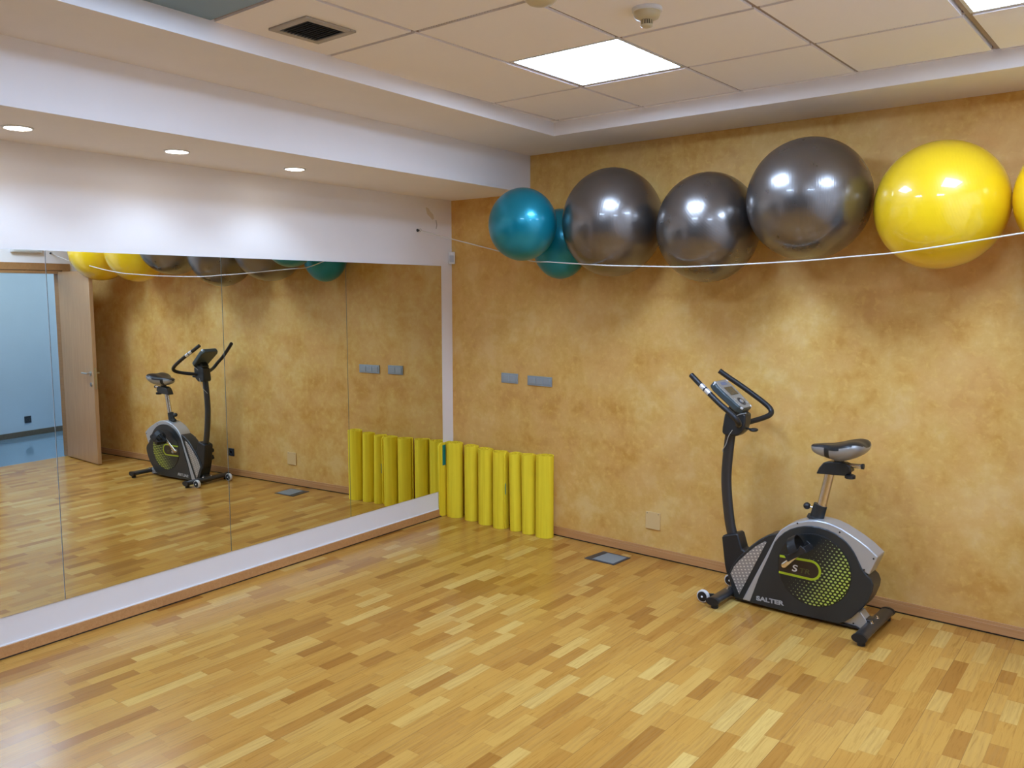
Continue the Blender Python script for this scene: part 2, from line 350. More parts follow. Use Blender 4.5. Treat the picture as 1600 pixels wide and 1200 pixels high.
# doorway, door leaf standing open, the hall beyond
b = MB(); b.box(XE-.015, XE+.115, DY0-.0, DY0+.03, 0, DH); b.box(XE-.015, XE+.115, DY1-.03, DY1, 0, DH); b.box(XE-.015, XE+.115, DY0, DY1, DH-.03, DH)
b.box(XE-.02, XE-.001, DY0-.07, DY0+.01, 0, DH+.075); b.box(XE-.02, XE-.001, DY1-.01, DY1+.075, 0, DH+.075); b.box(XE-.022, XE-.001, DY0-.07, DY1+.075, DH+.005, DH+.078)
struct(b.build('trim_5', MCASE, bevel=.002))
hinge = Vector((4.93, -.305, 0)); tip = Vector((4.215, -.405, 0)); du = (tip-hinge).normalized(); dn = Vector((-du.y, du.x, 0))
if dn.y > 0: dn = -dn
dd = empty('door_1', hinge+Vector((0, 0, .006))); dd['kind'] = 'structure'; L = (tip-hinge).length
b = MB(); b.obox(hinge+du*(L/2)+dn*.0+Vector((0, 0, 1.0)), du, dn, Vector((0, 0, 1)), L/2, .0195, .99); b.build('door_panel', MDOOR, dd, bevel=.003)
hp = tip-du*.055+Vector((0, 0, .95))
for sgn in (1, -1):
    n = dn*sgn
    b = MB(); b.lathe(hp+n*.0195, [(.024, 0), (.024, .006), (.010, .008), (.009, .045)], n, 20); b.tube([hp+n*.058, hp+n*.062-du*.02, hp+n*.060-du*.12], .0085, 10); b.build('door_handle', MMET, dd)
    b = MB(); b.lathe(hp+n*.0195+Vector((0, 0, -.115)), [(.022, 0), (.022, .006), (.012, .009)], n, 20); b.build('lock_rose', MMET, dd)
b = MB(); b.obox(tip+du*.0005+Vector((0, 0, .90)), du, dn, Vector((0, 0, 1)), .0012, .011, .11); b.build('lock_plate', MMET, dd)
b = MB()
for z in (.25, 1.0, 1.75): b.tube([hinge+dn*-.022+Vector((.006, 0, z-.04)), hinge+dn*-.022+Vector((.006, 0, z+.04))], .008, 10)
b.build('hinge', MMET, dd)
HX = 6.60
b = MB(); b.box(XE+.05, HX+.6, -3.2, 3.0, -.02, -.001); struct(b.build('floor_hall', MBFLOOR, smooth=0))
hd = Vector((.10, 1, 0)).normalized()
b = MB(); b.prism([(HX-.25, -3.2), (HX+.37, 3.0), (HX+.47, 3.0), (HX-.15, -3.2)], 0, 2.6); struct(b.build('wall_hall', MBLUE, smooth=0))
b = MB(); b.prism([(HX-.262, -3.2), (HX+.358, 3.0), (HX+.37, 3.0), (HX-.25, -3.2)], 0, .065); struct(b.build('baseboard_hall', wood('hall skirting', (.16, .13, .09), (.12, .09, .06)), smooth=0))
b = MB(); b.box(XE+.1, HX+.6, 2.95, 3.05, 0, 2.6); b.box(XE+.1, HX+.4, -3.3, -3.2, 0, 2.6); b.box(XE+.1, XE+.13, .0, 3.0, 0, 2.6); struct(b.build('wall_hall_ends', MBLUE, smooth=0))
b = MB(); b.box(XE+.1, HX+.6, -3.2, 3.05, 2.55, 2.65); struct(b.build('ceiling_hall', MC, smooth=0))

# ------------------------------------------------------------------ mirrors
seams = [.133, 1.127, 2.106, 3.101, 4.095, 5.09, 6.08]
names = ['narrow-looking mirror panel nearest the ochre wall, reflecting the switches and most of the mats',
         'wall mirror panel reflecting the floor box, second from the corner',
         'wall mirror panel reflecting the exercise bike and the edge of the open door',
         'wall mirror panel at the left picture edge, reflecting the blue hall through the doorway']
for k in range(4):
    b = MB(); g = .0022; b.prism([mxy(seams[k]+g, .001), mxy(seams[k+1]-g, .001), mxy(seams[k+1]-g, .006), mxy(seams[k]+g, .006)], .206, 1.971)
    o = b.build('wall_mirror', [MMIR, MEDGE], smooth=0, origin=mp((seams[k]+seams[k+1])/2, .001, .206))
    for p in o.data.polygons:
        if abs(p.normal.dot(MN)) < .9: p.material_index = 1
    tag(o, names[k], 'mirror', 'large mirror panels on the left wall')

# ------------------------------------------------------------------ lamps
LT = {(0, 0): 'lit square ceiling light panel in full view near the corner', (3, 0): 'lit square ceiling light panel cut by the top right picture corner'}
for (i, j) in LIGHTS:
    c = cell(i, j); ctr = c+GX*.3-GY*.3
    r = empty('ceiling_light', (ctr.x, ctr.y, H3))
    tag(r, LT.get((i, j), 'lit square ceiling light panel above the picture, '+('nearer the mirrors' if i == 0 else 'farther from the mirrors')), 'light', 'square light panels in the tiled ceiling')
    b = MB(); q = lambda d: [tuple(c+GX*d-GY*d), tuple(c+GX*(.6-d)-GY*d), tuple(c+GX*(.6-d)-GY*(.6-d)), tuple(c+GX*d-GY*(.6-d))]
    a_, d_ = q(.006), q(.020)
    for s in range(4): b.prism([a_[s], a_[(s+1)%4], d_[(s+1)%4], d_[s]], H3+.004, H3+.03)
    b.build('frame', MWP, r, smooth=0)
    b = MB(); b.prism(q(.020), H3+.014, H3+.018); b.build('diffuser', MDIFF, r, smooth=0)
wh = ['small round recessed downlight nearest the corner', 'small round recessed downlight, middle of the three over the mirrors', 'small round recessed downlight nearest the left picture edge']
for k, t in enumerate((1.85, 2.60, 3.36, 4.11, 4.86, 5.61)):
    c = mp(t, .376, H1); r = empty('downlight', c)
    tag(r, wh[k] if k < 3 else 'small round recessed downlight, '+('first', 'second', 'third')[k-3]+' beyond the left picture edge', 'light', 'downlights in the low soffit')
    b = MB(); b.lathe(c, [(.052, 0), (.063, 0), (.062, -.004), (.054, -.006), (.052, 0)], n=36); b.build('trim_ring', MWP, r)
    b = MB(); b.lathe(c, [(.0525, -.0015), (.0525, -.003)], n=36); b.build('diffuser', MDISC, r)
    ld = bpy.data.lights.new('downlight_lamp', 'SPOT'); ld.energy = SPOT_W; ld.spot_size = math.radians(128); ld.spot_blend = .55; ld.shadow_soft_size = .04; ld.color = COOL2
    lo = bpy.data.objects.new('downlight_lamp', ld); COL.objects.link(lo); lo.parent = r; lo.location = (0, 0, -.012)
b = MB(); b.box(5.5, 6.1, -.9, -.3, 2.54, 2.549); o = b.build('hall_fill_light', MHALL, smooth=0, origin=(5.8, -.6, 2.54)); tag(o, 'added unseen cool white panel that lights the hall beyond the doorway', 'light')  # made-up panel out of view, added to light the hall
b = MB(); b.box(5.5, 6.1, .9, 1.5, 2.54, 2.549); o = b.build('hall_fill_light', MHALL, smooth=0, origin=(5.8, 1.2, 2.54)); tag(o, 'added unseen cool white panel further along, lighting the hall', 'light')  # second added panel, also out of view, for the hall light

# ------------------------------------------------------------------ things on the ceiling
c = cell(-1, 3); ctr = c+GX*.3-GY*.3
b = MB(); b.prism([tuple(c+GX*.008-GY*.008), tuple(c+GX*.592-GY*.008), tuple(c+GX*.592-GY*.592), tuple(c+GX*.008-GY*.592)], H3+.002, H3+.012)
o = b.build('ceiling_panel', MBPAN, smooth=0, origin=(ctr.x, ctr.y, H3+.002)); tag(o, 'unlit blue grey square ceiling panel at the top picture edge, left of the air vent', 'ceiling panel')
r = empty('air_vent', (1.756, -2.632, H3)); tag(r, 'square brown framed air vent with dark slats in a ceiling tile', 'vent')
cx, cy, h, hi = 1.756, -2.632, .124, .093
b = MB()
for (x0, x1, y0, y1) in ((-h, h, hi, h), (-h, h, -h, -hi), (-h, -hi, -hi, hi), (hi, h, -hi, hi)): b.box(cx+x0, cx+x1, cy+y0, cy+y1, H3-.010, H3)
b.build('frame', MVENT, r, bevel=.003)
b = MB(); b.box(cx-hi, cx+hi, cy-hi, cy+hi, H3-.001, H3); b.build('backing', MVDK, r, smooth=0)
ms = mat('vent slat', (.06, .06, .055), .5)
for k in range(11):
    y = cy-hi+.0085+k*.0169; b = MB(); b.obox((cx, y, H3-.006), Vector((1, 0, 0)), Vector((0, .8, .6)), Vector((0, -.6, .8)), hi, .006, .0008); b.build('slat', ms, r, smooth=0)
def detector(c, lab, s=1.0):
    r = empty('smoke_detector', c); tag(r, lab, 'smoke detector')
    b = MB(); b.lathe(c, [(.056*s, 0), (.056*s, -.012), (.050*s, -.014)], n=36); b.build('mount', MWP, r)
    b = MB(); b.lathe(c, [(.049*s, -.012), (.050*s, -.024), (.044*s, -.036), (.026*s, -.042), (.022*s, -.043)], n=36); b.build('body', MBEIGE, r, smooth=60)
    b = MB(); b.lathe(c, [(.015*s, -.042), (.015*s, -.060)], n=20); b.build('sensor_core', mat('sensor core', (.12, .09, .05), .5), r)
    b = MB()
    for k in range(16):
        a = 2*PI*k/16; p = Vector(c)+Vector((math.cos(a)*.021*s, math.sin(a)*.021*s, -.052)); b.obox(p, Vector((math.cos(a), math.sin(a), 0)), Vector((-math.sin(a), math.cos(a), 0)), Vector((0, 0, 1)), .002, .0014, .010)
    b.build('cage', MBEIGE, r, smooth=0)
    b = MB(); b.lathe(c, [(.023*s, -.060), (.022*s, -.066), (.014*s, -.069)], n=24); b.build('cap', MBEIGE, r, smooth=60)
detector((2.925, -1.985, H3), 'cream round smoke detector with ribbed nose on the tiled ceiling, above the light panel')
c = (2.70, -2.345, H3)
b = MB(); b.lathe(c, [(.058, 0), (.058, -.014), (.045, -.026), (.02, -.030)], n=32); o = b.build('ceiling_sensor', MBEIGE, origin=c, smooth=60); tag(o, 'cream round ceiling sensor whose lower rim just shows at the top picture edge', 'sensor')

# ------------------------------------------------------------------ things on the walls
def plate(name, x0, x1, z0, z1, n, lab, cat, mt, mk, group=None, y=0.0):
    r = empty(name, ((x0+x1)/2, y, z0)); tag(r, lab, cat, group)
    b = MB(); b.box(x0, x1, y-.009, y, z0, z1); b.build('frame', mt, r, bevel=.002)
    w_ = (x1-x0-.02)/n
    for k in range(n):
        a = x0+.010+w_*k; b = MB(); b.box(a+.003, a+w_-.003, y-.0125, y-.008, z0+.013, z1-.013); b.build('switch_key', mk, r, bevel=.0012)
    return r
plate('light_switch', .515, .674, 1.090, 1.164, 2, 'silver two gang switch plate on the ochre wall, nearer the corner', 'light switch', MAL, MALK)
plate('light_switch', .769, .992, 1.088, 1.158, 3, 'silver three gang switch plate on the ochre wall, right of the smaller plate', 'light switch', MAL, MALK)
b = MB(); b.box(1.787, 1.897, -.010, 0, .192, .308); r = b.build('cover_plate', MCREAM, origin=(1.842, 0, .192), bevel=.002); tag(r, 'blank cream cover plate low on the ochre wall above the skirting', 'cover plate')
for px in (1.800, 1.884): MB().lathe((px, -.010, .298), [(.003, 0), (.003, .001)], (0, -1, 0), 10).build('screw', MDKG, r)
def socket(name, c, n, s, lab):
    u = Vector((-n.y, n.x, 0)); z = Vector((0, 0, 1)); r = empty(name, c); tag(r, lab, 'power socket'); c = Vector(c)
    b = MB(); b.obox(c+n*.005, u, n, z, s, .005, s); b.build('frame', MDKG, r, bevel=.0015)
    b = MB(); b.lathe(c+n*.010, [(s*.55, 0), (s*.55, .002), (s*.48, .002), (s*.45, -.0)], n, 24); b.build('socket_face', mat('socket grey', (.10, .11, .12), .4), r)
socket('power_socket', (2.672, -.0, .228), Vector((0, -1, 0)), .037, 'dark grey power socket on the ochre wall behind the bike, seen in the mirror')
hx = HX-.25+.1*(3.2+.20); socket('power_socket', (hx-.001, .20, .205), Vector((-1, .1, 0)).normalized(), .042, 'black power socket on the blue hall wall, seen in the mirror through the doorway')
# corner motion sensor
r = empty('motion_sensor', (.018, -.022, 1.985)); tag(r, 'small white motion sensor fixed in the corner above the mirror', 'sensor')
dg = Vector((1, -1, 0)).normalized(); pr = Vector((1, 1, 0)).normalized()
b = MB(); b.obox((.022, -.024, 2.035), pr, dg, Vector((0, 0, 1)), .026, .018, .047); b.build('housing', MWP, r, bevel=.005)
b = MB(); b.obox(Vector((.022, -.024, 2.027))+dg*.0185, pr, dg, Vector((0, 0, 1)), .017, .002, .026); b.build('lens', mat('sensor lens', (.45, .46, .48), .5), r, bevel=.002)
b = MB(); b.obox(Vector((.022, -.024, 2.068))+dg*.0185, pr, dg, Vector((0, 0, 1)), .004, .001, .006); b.build('led_window', MWHT, r)
# patched plaster and hook eyes
b = MB(); pts = [(.30, 2.405), (.27, 2.40), (.245, 2.375), (.215, 2.355), (.205, 2.325), (.225, 2.315), (.25, 2.335), (.285, 2.355), (.295, 2.385)]
vs = [mp(t, .0, z) for t, z in pts]+[mp(.25+(t-.25)*.7, .004, 2.355+(z-2.355)*.7) for t, z in pts]; n = len(pts)
b.add(vs, [tuple(range(n, 2*n))]+[(i, (i+1) % n, n+(i+1) % n, n+i) for i in range(n)])
o = b.build('plaster_patch', mat('bare filler', (.70, .60, .47), .9), origin=mp(.25, 0, 2.355), smooth=0); tag(o, 'rough unpainted filler patch on the white wall above the cord hook', 'plaster patch')
b = MB(); b.tube([mp(.185, .0015, 2.315), mp(.175, .0015, 2.28), mp(.185, .0015, 2.25)], .002, 6); o = b.build('wall_crack', mat('crack', (.25, .2, .16), .9), origin=mp(.18, 0, 2.28)); tag(o, 'short dark scuff running down from the filler patch', 'scuff')
def hook(c, n, lab):
    c = Vector(c); r = empty('wall_hook', c); tag(r, lab, 'hook', 'hooks that hold the cord')
    b = MB(); b.lathe(c, [(.011, 0), (.011, .006), (.004, .007), (.004, .022)], n, 16); b.build('plug', MDKG, r)
    u = n.cross(Vector((0, 0, 1))); b = MB(); b.tube([c+n*(.03+.010*math.cos(2*PI*k/14))+Vector((0, 0, .010*math.sin(2*PI*k/14))) for k in range(15)], .002, 8); b.build('eye', MMET, r)
EA = Vector(mp(.396, .0, 2.227)); EB = Vector((XE, -.378, 2.183))
hook(EA, MN, 'small dark hook on the white wall above the mirror, at the cord end')
hook(EB, Vector((-1, 0, 0)), 'small dark hook on the wall above the doorway, seen in the mirror')
# emergency light over the door
r = empty('emergency_light', (XE, -.64, 2.178)); tag(r, 'white emergency light box above the doorway, seen in the mirror', 'emergency light')
b = MB(); b.box(XE-.045, XE, -.795, -.486, 2.178, 2.285); b.build('housing', MWP, r, bevel=.008)
b = MB(); b.box(XE-.052, XE-.044, -.775, -.506, 2.190, 2.273); b.build('lens', mat('frosted lens', (.62, .63, .60), .35), r, bevel=.004)

# ------------------------------------------------------------------ floor box
r = empty('floor_box', (1.62, -.21, 0)); tag(r, 'dark rectangular floor outlet box with a grey lid set in the parquet', 'floor box')
b = MB(); b.prism([(1.506, -.320), (1.738, -.318), (1.742, -.118), (1.522, -.112)], .0005, .004); b.build('frame', MDKG, r, bevel=.001)
b = MB(); b.prism([(1.560, -.304), (1.724, -.303), (1.727, -.138), (1.572, -.134)], .004, .0065); b.build('lid', mat('grey lid', (.24, .30, .33), .4, .2), r, bevel=.001)
b = MB(); b.prism([(1.515, -.304), (1.550, -.304), (1.560, -.134), (1.530, -.134)], .004, .0052); b.build('cable_flap', mat('dark lid', (.03, .045, .055), .3, .3), r, bevel=.001)

# ------------------------------------------------------------------ exercise balls
BALLS = [  # centre, semi-axes, material, label
 ((1.180, -.575, 2.200), (.231, .200, .231), 't', 'teal exercise ball at the left end, resting in front of the cord'),
 ((1.192, -.181, 2.093), (.200, .176, .235), 't', 'lower teal exercise ball tucked behind the front teal one, under the cord'),
 ((1.703, -.325, 2.200), (.313, .320, .335), 'g', 'shiny dark grey exercise ball next to the teal balls'),
 ((2.344, -.305, 2.139), (.295, .300, .315), 'g', 'shiny dark grey exercise ball hanging lowest, middle of the grey three'),
 ((2.949, -.362, 2.252), (.319, .316, .318), 'g', 'largest and highest shiny dark grey exercise ball, beside the yellow ball'),
 ((3.577, -.303, 2.184), (.303, .298, .308), 'y', 'bright yellow exercise ball in full view above the bike'),
 ((4.185, -.303, 2.195), (.302, .298, .303), 'y', 'bright yellow exercise ball cut by the right picture edge'),
]
MG = [ball_mat('pearl grey vinyl', (.20, .178, .160), .29, .9, .5, (0, 0, .3)), ball_mat('pearl grey vinyl b', (.20, .178, .160), .28, .9, .5, (0, .7, .3)), ball_mat('pearl grey vinyl c', (.215, .195, .178), .28, .9, .5, (0, 0, -.6))]
MY = ball_mat('yellow vinyl', (.86, .555, .008), .3, 0, 1, (0, .3, 0)); MTL = ball_mat('teal vinyl', (.004, .23, .30), .30, .45, .3, (0, .3, .3))
gi = 0
for c, s, k, lab in BALLS:
    m_ = MY if k == 'y' else MTL if k == 't' else MG[gi % 3]
    if k == 'g': gi += 1
    b = MB(); b.ball(c, *s, nu=72, nv=48); o = b.build('exercise_ball', m_, origin=c, smooth=180); tag(o, lab, 'exercise ball', 'exercise balls held against the ochre wall by a cord')
    ORG[o.name] = Vector(c)
    v = Vector((.25, .85, -.3 if k != 'y' else -.45)).normalized(); pv = Vector(c)+Vector((v.x*s[0], v.y*s[1], v.z*s[2]))*.998
    b = MB(); b.lathe(pv, [(.007, -.002), (.007, .002), (.004, .003)], v, 12); b.build('valve_plug', MWP, o)
# cord
cord = [EA+MN*.03, (.348, -.400, 2.157), (.879, -.420, 2.039), (1.131, -.435, 1.974), (1.312, -.450, 1.961), (1.550, -.500, 1.944), (1.814, -.540, 1.926), (2.043, -.552, 1.917), (2.294, -.552, 1.908), (2.451, -.550, 1.909), (2.745, -.545, 1.916), (3.033, -.540, 1.926), (3.239, -.540, 1.939), (3.449, -.545, 1.952), (3.723, -.545, 1.986), (3.969, -.520, 2.023), (4.30, -.480, 2.070), (4.62, -.430, 2.118), EB+Vector((-.03, 0, 0))]
b = MB(); b.tube(bez(cord, 6), .0036, 8); o = b.build('cord', MROPE, origin=tuple(EA)); tag(o, 'thin white cord strung along the ochre wall under the exercise balls', 'cord')

# ------------------------------------------------------------------ rolled mats
def roll_curve(cx, cy, rx, ry, turns, start, tail=None, th=.0062, n=26):
    pts = []; N = int(turns*n); fr = .25
    for k in range(N+1):
        f = k/N; q = fr+(1-fr)*f; a = start-2*PI*turns*(1-f)
        pts.append(Vector((cx+rx*q*math.cos(a), cy+ry*q*math.sin(a))))
    if tail: pts += [Vector(t) for t in tail]
    return pts
def strip(b, pts, th, z0, z1, lean=(0, 0), cy=0, wav=0, r_end=0):
    k = len(pts); vs = []
    for i, p in enumerate(pts):
        t = (pts[min(i+1, k-1)]-pts[max(i-1, 0)]).normalized(); nn = Vector((-t.y, t.x))*th/2
        e = min(1, max(0, (i-(k-6))/5)) if r_end else 0
        za, zb = z0+r_end*e*e, z1-r_end*e*e+wav*math.sin(i*.55)
        for sgn in (-1, 1):
            q = p+nn*sgn; vs.append((q.x, q.y, za)); vs.append((q.x+lean[0], q.y+lean[1], zb))
    fs = []
    for i in range(k-1):
        a, c = i*4, (i+1)*4
        fs += [(a, c, c+1, a+1), (a+2, a+3, c+3, c+2), (a+1, c+1, c+3, a+3), (a, a+2, c+2, c)]
    fs += [(0, 1, 3, 2), ((k-1)*4, (k-1)*4+2, (k-1)*4+3, (k-1)*4+1)]
    b.add(vs, fs)
ROLLS = [ # cx, cy, rx, ry, height, lean, start angle, tail, label
 (.094, -.088, .078, .062, .592, (0, 0), 2.6, [(.018, -.055), (.017, -.10), (.020, -.150), (.024, -.192)], 'wide rolled yellow mat in the corner, its loose end against the mirror wall showing teal'),
 (.268, -.080, .066, .056, .586, (0, 0), 2.8, None, 'rolled yellow mat second from the corner'),
 (.430, -.096, .068, .058, .583, (0, 0), 2.9, None, 'rolled yellow mat third from the corner, a little in front of its neighbours'),
 (.580, -.094, .062, .060, .582, (0, 0), .4, [(.640, -.094), (.645, -.112), (.648, -.132)], 'rolled yellow mat fourth from the corner, with a loose end that shows a teal spot'),
 (.722, -.080, .050, .056, .580, (-.012, 0), 2.7, None, 'slightly leaning rolled yellow mat to the right of the loose end'),
 (.843, -.078, .052, .056, .588, (-.010, 0), .6, None, 'thin rolled yellow mat, second from the free right end of the row'),
 (.984, -.082, .072, .058, .600, (0, 0), 1.6, None, 'rolled yellow mat at the free right end of the row, nearest the floor box'),
]
for cx, cy, rx, ry, h, lean, st, tail, lab in ROLLS:
    b = MB(); pts = roll_curve(cx, cy, rx, ry, 3.3, st); k0 = len(pts)
    if tail:
        tp = bez([(*pts[-3], 0), (*pts[-1], 0)]+[(*q, 0) for q in tail], 5); pts = pts[:-3]+[Vector((q.x, q.y)) for q in tp]
    strip(b, pts, .0095, 0.001, h, lean, wav=.0022, r_end=.025 if tail else 0)
    o = b.build('rolled_mat', MFOAM, origin=(cx, cy, 0), smooth=50); tag(o, lab, 'exercise mat', 'rolled yellow mats stood in a row in the corner')
    ORG[o.name] = Vector((cx, cy, 0))
    if st == 2.6 and tail:
        b = MB(); b.box(.0240, .0262, -.150, -.116, .41, .572); b.build('teal_print', MTEAL, o)
    elif tail:
        b = MB(); b.obox((.6520, -.122, .31), Vector((.6, -.8, 0)), Vector((.8, .6, 0)), Vector((0, 0, 1)), .011, .002, .04); q = b.build('teal_print', MTEAL, o)

# ------------------------------------------------------------------ exercise bike
BK = empty('exercise_bike', (2.97, -.37, 0)); tag(BK, 'dark grey and silver upright exercise bike standing by the ochre wall', 'exercise bike')
yn, yf, yc = -.430, -.310, -.370
dark = [(2.72, .022), (2.77, .177), (2.822, .307), (2.855, .396), (2.878, .430), (2.907, .461), (2.940, .485), (2.977, .503), (3.015, .516), (3.055, .523), (3.098, .524), (3.14, .518), (3.18, .506), (3.216, .488), (3.24, .470), (3.262, .448), (3.280, .425), (3.295, .400), (3.308, .375), (3.322, .348), (3.344, .320), (3.372, .298), (3.384, .270), (3.381, .235), (3.362, .180), (3.343, .147), (3.32, .118), (3.282, .070), (3.252, .044), (3.218, .024), (2.959, .018)]
silver = [(2.675, .024), (2.742, .171), (2.803, .303), (2.836, .378), (2.860, .432), (2.885, .470), (2.930, .508), (2.976, .531), (3.030, .549), (3.079, .557), (3.125, .556), (3.164, .550), (3.210, .535), (3.255, .514), (3.300, .491), (3.346, .463), (3.399, .421), (3.360, .317), (3.345, .322), (3.30, .35), (3.20, .35), (2.95, .35), (2.84, .25), (2.725, .024)]
front = [(2.625, .022), (2.580, .146), (2.606, .214), (2.640, .262), (2.685, .314), (2.722, .354), (2.763, .392), (2.818, .428), (2.862, .445), (2.86, .40), (2.80, .25), (2.72, .022)]
b = MB(); b.prism(front, yn+.006, yf-.006, 'y'); b.build('front_cover', MCHAR, BK, bevel=.006)
b = MB(); b.prism(silver, yn, yf, 'y'); b.build('top_shell', MSIL, BK, bevel=.007, seg=3)
b = MB(); b.prism(dark, yn-.006, yf+.006, 'y'); b.build('side_shell', MSHEL, BK, bevel=.005, seg=3)
b = MB(); b.prism([(2.625, .014), (2.63, .026), (3.30, .026), (3.33, .014)], yn+.012, yf-.012, 'y'); b.build('base_frame', MBLK, BK)
b = MB(); b.prism([(3.19, .014), (3.294, .104), (3.318, .104), (3.352, .062), (3.352, .014)], -.408, -.332, 'y'); rb = b.build('rear_bracket', MSIL, BK, bevel=.003)
for p in ((3.284, .088), (3.286, .035)): MB().lathe((p[0], -.409, p[1]), [(.0045, 0), (.0045, .0012)], (0, -1, 0), 10).build('screw', MBLK, rb)
plate_p = [(2.598, .160), (2.618, .205), (2.648, .247), (2.700, .305), (2.745, .350), (2.797, .388), (2.806, .384), (2.752, .265), (2.700, .150), (2.655, .050)]
for s in (1, -1):
    y0, y1 = (yn+.003, yn+.008) if s == 1 else (yf-.008, yf-.003)
    b = MB(); b.prism(plate_p, y0, y1, 'y'); b.build('side_plate', MPERF, BK, bevel=.001)
    yy = yn-.006 if s == 1 else yf+.006; d = -1 if s == 1 else 1
    b = MB(); b.lathe((3.077, yy, .286), [(.1985, 0), (.1985, .0015), (.1955, .0025)], (0, d, 0), 72); rim = b.build('disc_rim', MBLK, BK)
    b = MB(); b.lathe((3.077, yy, .286), [(.194, .002), (.194, .0035)], (0, d, 0), 72); dk = b.build('disc', MDISKM, BK, smooth=0)
    # logo: brown field inside a lime track open at the front
    arc = [(3.062+.047*math.cos(a), .283+.047*math.sin(a)) for a in [PI/2-PI*k/14 for k in range(15)]]
    fld = [(2.888, .330)]+arc+[(2.888, .236)]
    b = MB(); b.prism(fld, *sorted((yy+d*.0035, yy+d*.0040)), 'y'); b.build('logo_field', MBRN, BK, smooth=0)
    ctr = [(2.890, .327)]+[(3.062+.050*math.cos(a), .283+.050*math.sin(a)) for a in [PI/2-PI*k/14 for k in range(15)]]+[(2.888, .236)]
    ctr = [(x, z-.0) for x, z in ctr]; b = MB(); P = [Vector(p) for p in ctr]; vs = []
    for i, p in enumerate(P):
        t = (P[min(i+1, len(P)-1)]-P[max(i-1, 0)]).normalized(); nn = Vector((-t.y, t.x))*.0062
        for q in (p+nn, p-nn): vs += [(q.x, yy+d*.0035, q.y), (q.x, yy+d*.0050, q.y)]
    fs = []
    for i in range(len(P)-1):
        a, c = 4*i, 4*(i+1); fs += [(a+1, c+1, c+3, a+3), (a, a+2, c+2, c), (a, c, c+1, a+1), (a+2, a+3, c+3, c+2)]
    b.add(vs, fs); b.build('logo_stripe', MLIME, BK, smooth=0)
    def lay(body, size, x, z, ang, m_, name, sx=1, shear=0, bold=0):
        vs, fs = text_mesh(body, size, sx, shear, bold); ca, sa = math.cos(ang), math.sin(ang); b = MB()
        wd = max(v[0] for v in vs)
        out = []
        for (a, c, e) in vs:
            if s == 1: X, Z = x+a*ca-c*sa, z+a*sa+c*ca; Y = yy-.0042-e if body != 'SALTER' else yy-.0008-e
            else: X, Z = x+(wd-a)*ca-c*sa, z+(wd-a)*sa+c*ca; Y = yy+.0042+e if body != 'SALTER' else yy+.0008+e
            out.append((X, Y, Z))
        b.add(out, fs); return b.build(name, m_, BK, smooth=0)
    lay('S', .052, 2.958 if s == 1 else 3.03, .258, 0, MWHT, 'lettering', 1.25, .15, .0008)
    lay('TR', .036, 2.998 if s == 1 else 2.94, .258, 0, MOLV, 'lettering', 1.35, .15, .0006)
    lay('SALTER', .0335, 2.762, .046, .035, MLET, 'lettering', 1.40, 0, .0013)
    for p in ((2.978, .519+.004), (3.203, .515), (2.800, .408), (2.664, .277), (3.378, .408), (3.334, .337+.004), (2.967, .034)):
        MB().lathe((p[0], yy+d*.0+(.006 if s == 1 else -.006)*(0 if p[1] < .1 else 1), p[1]), [(.0048, -.001), (.0048, .0012)], (0, d, 0), 10).build('screw', MBLK, BK)
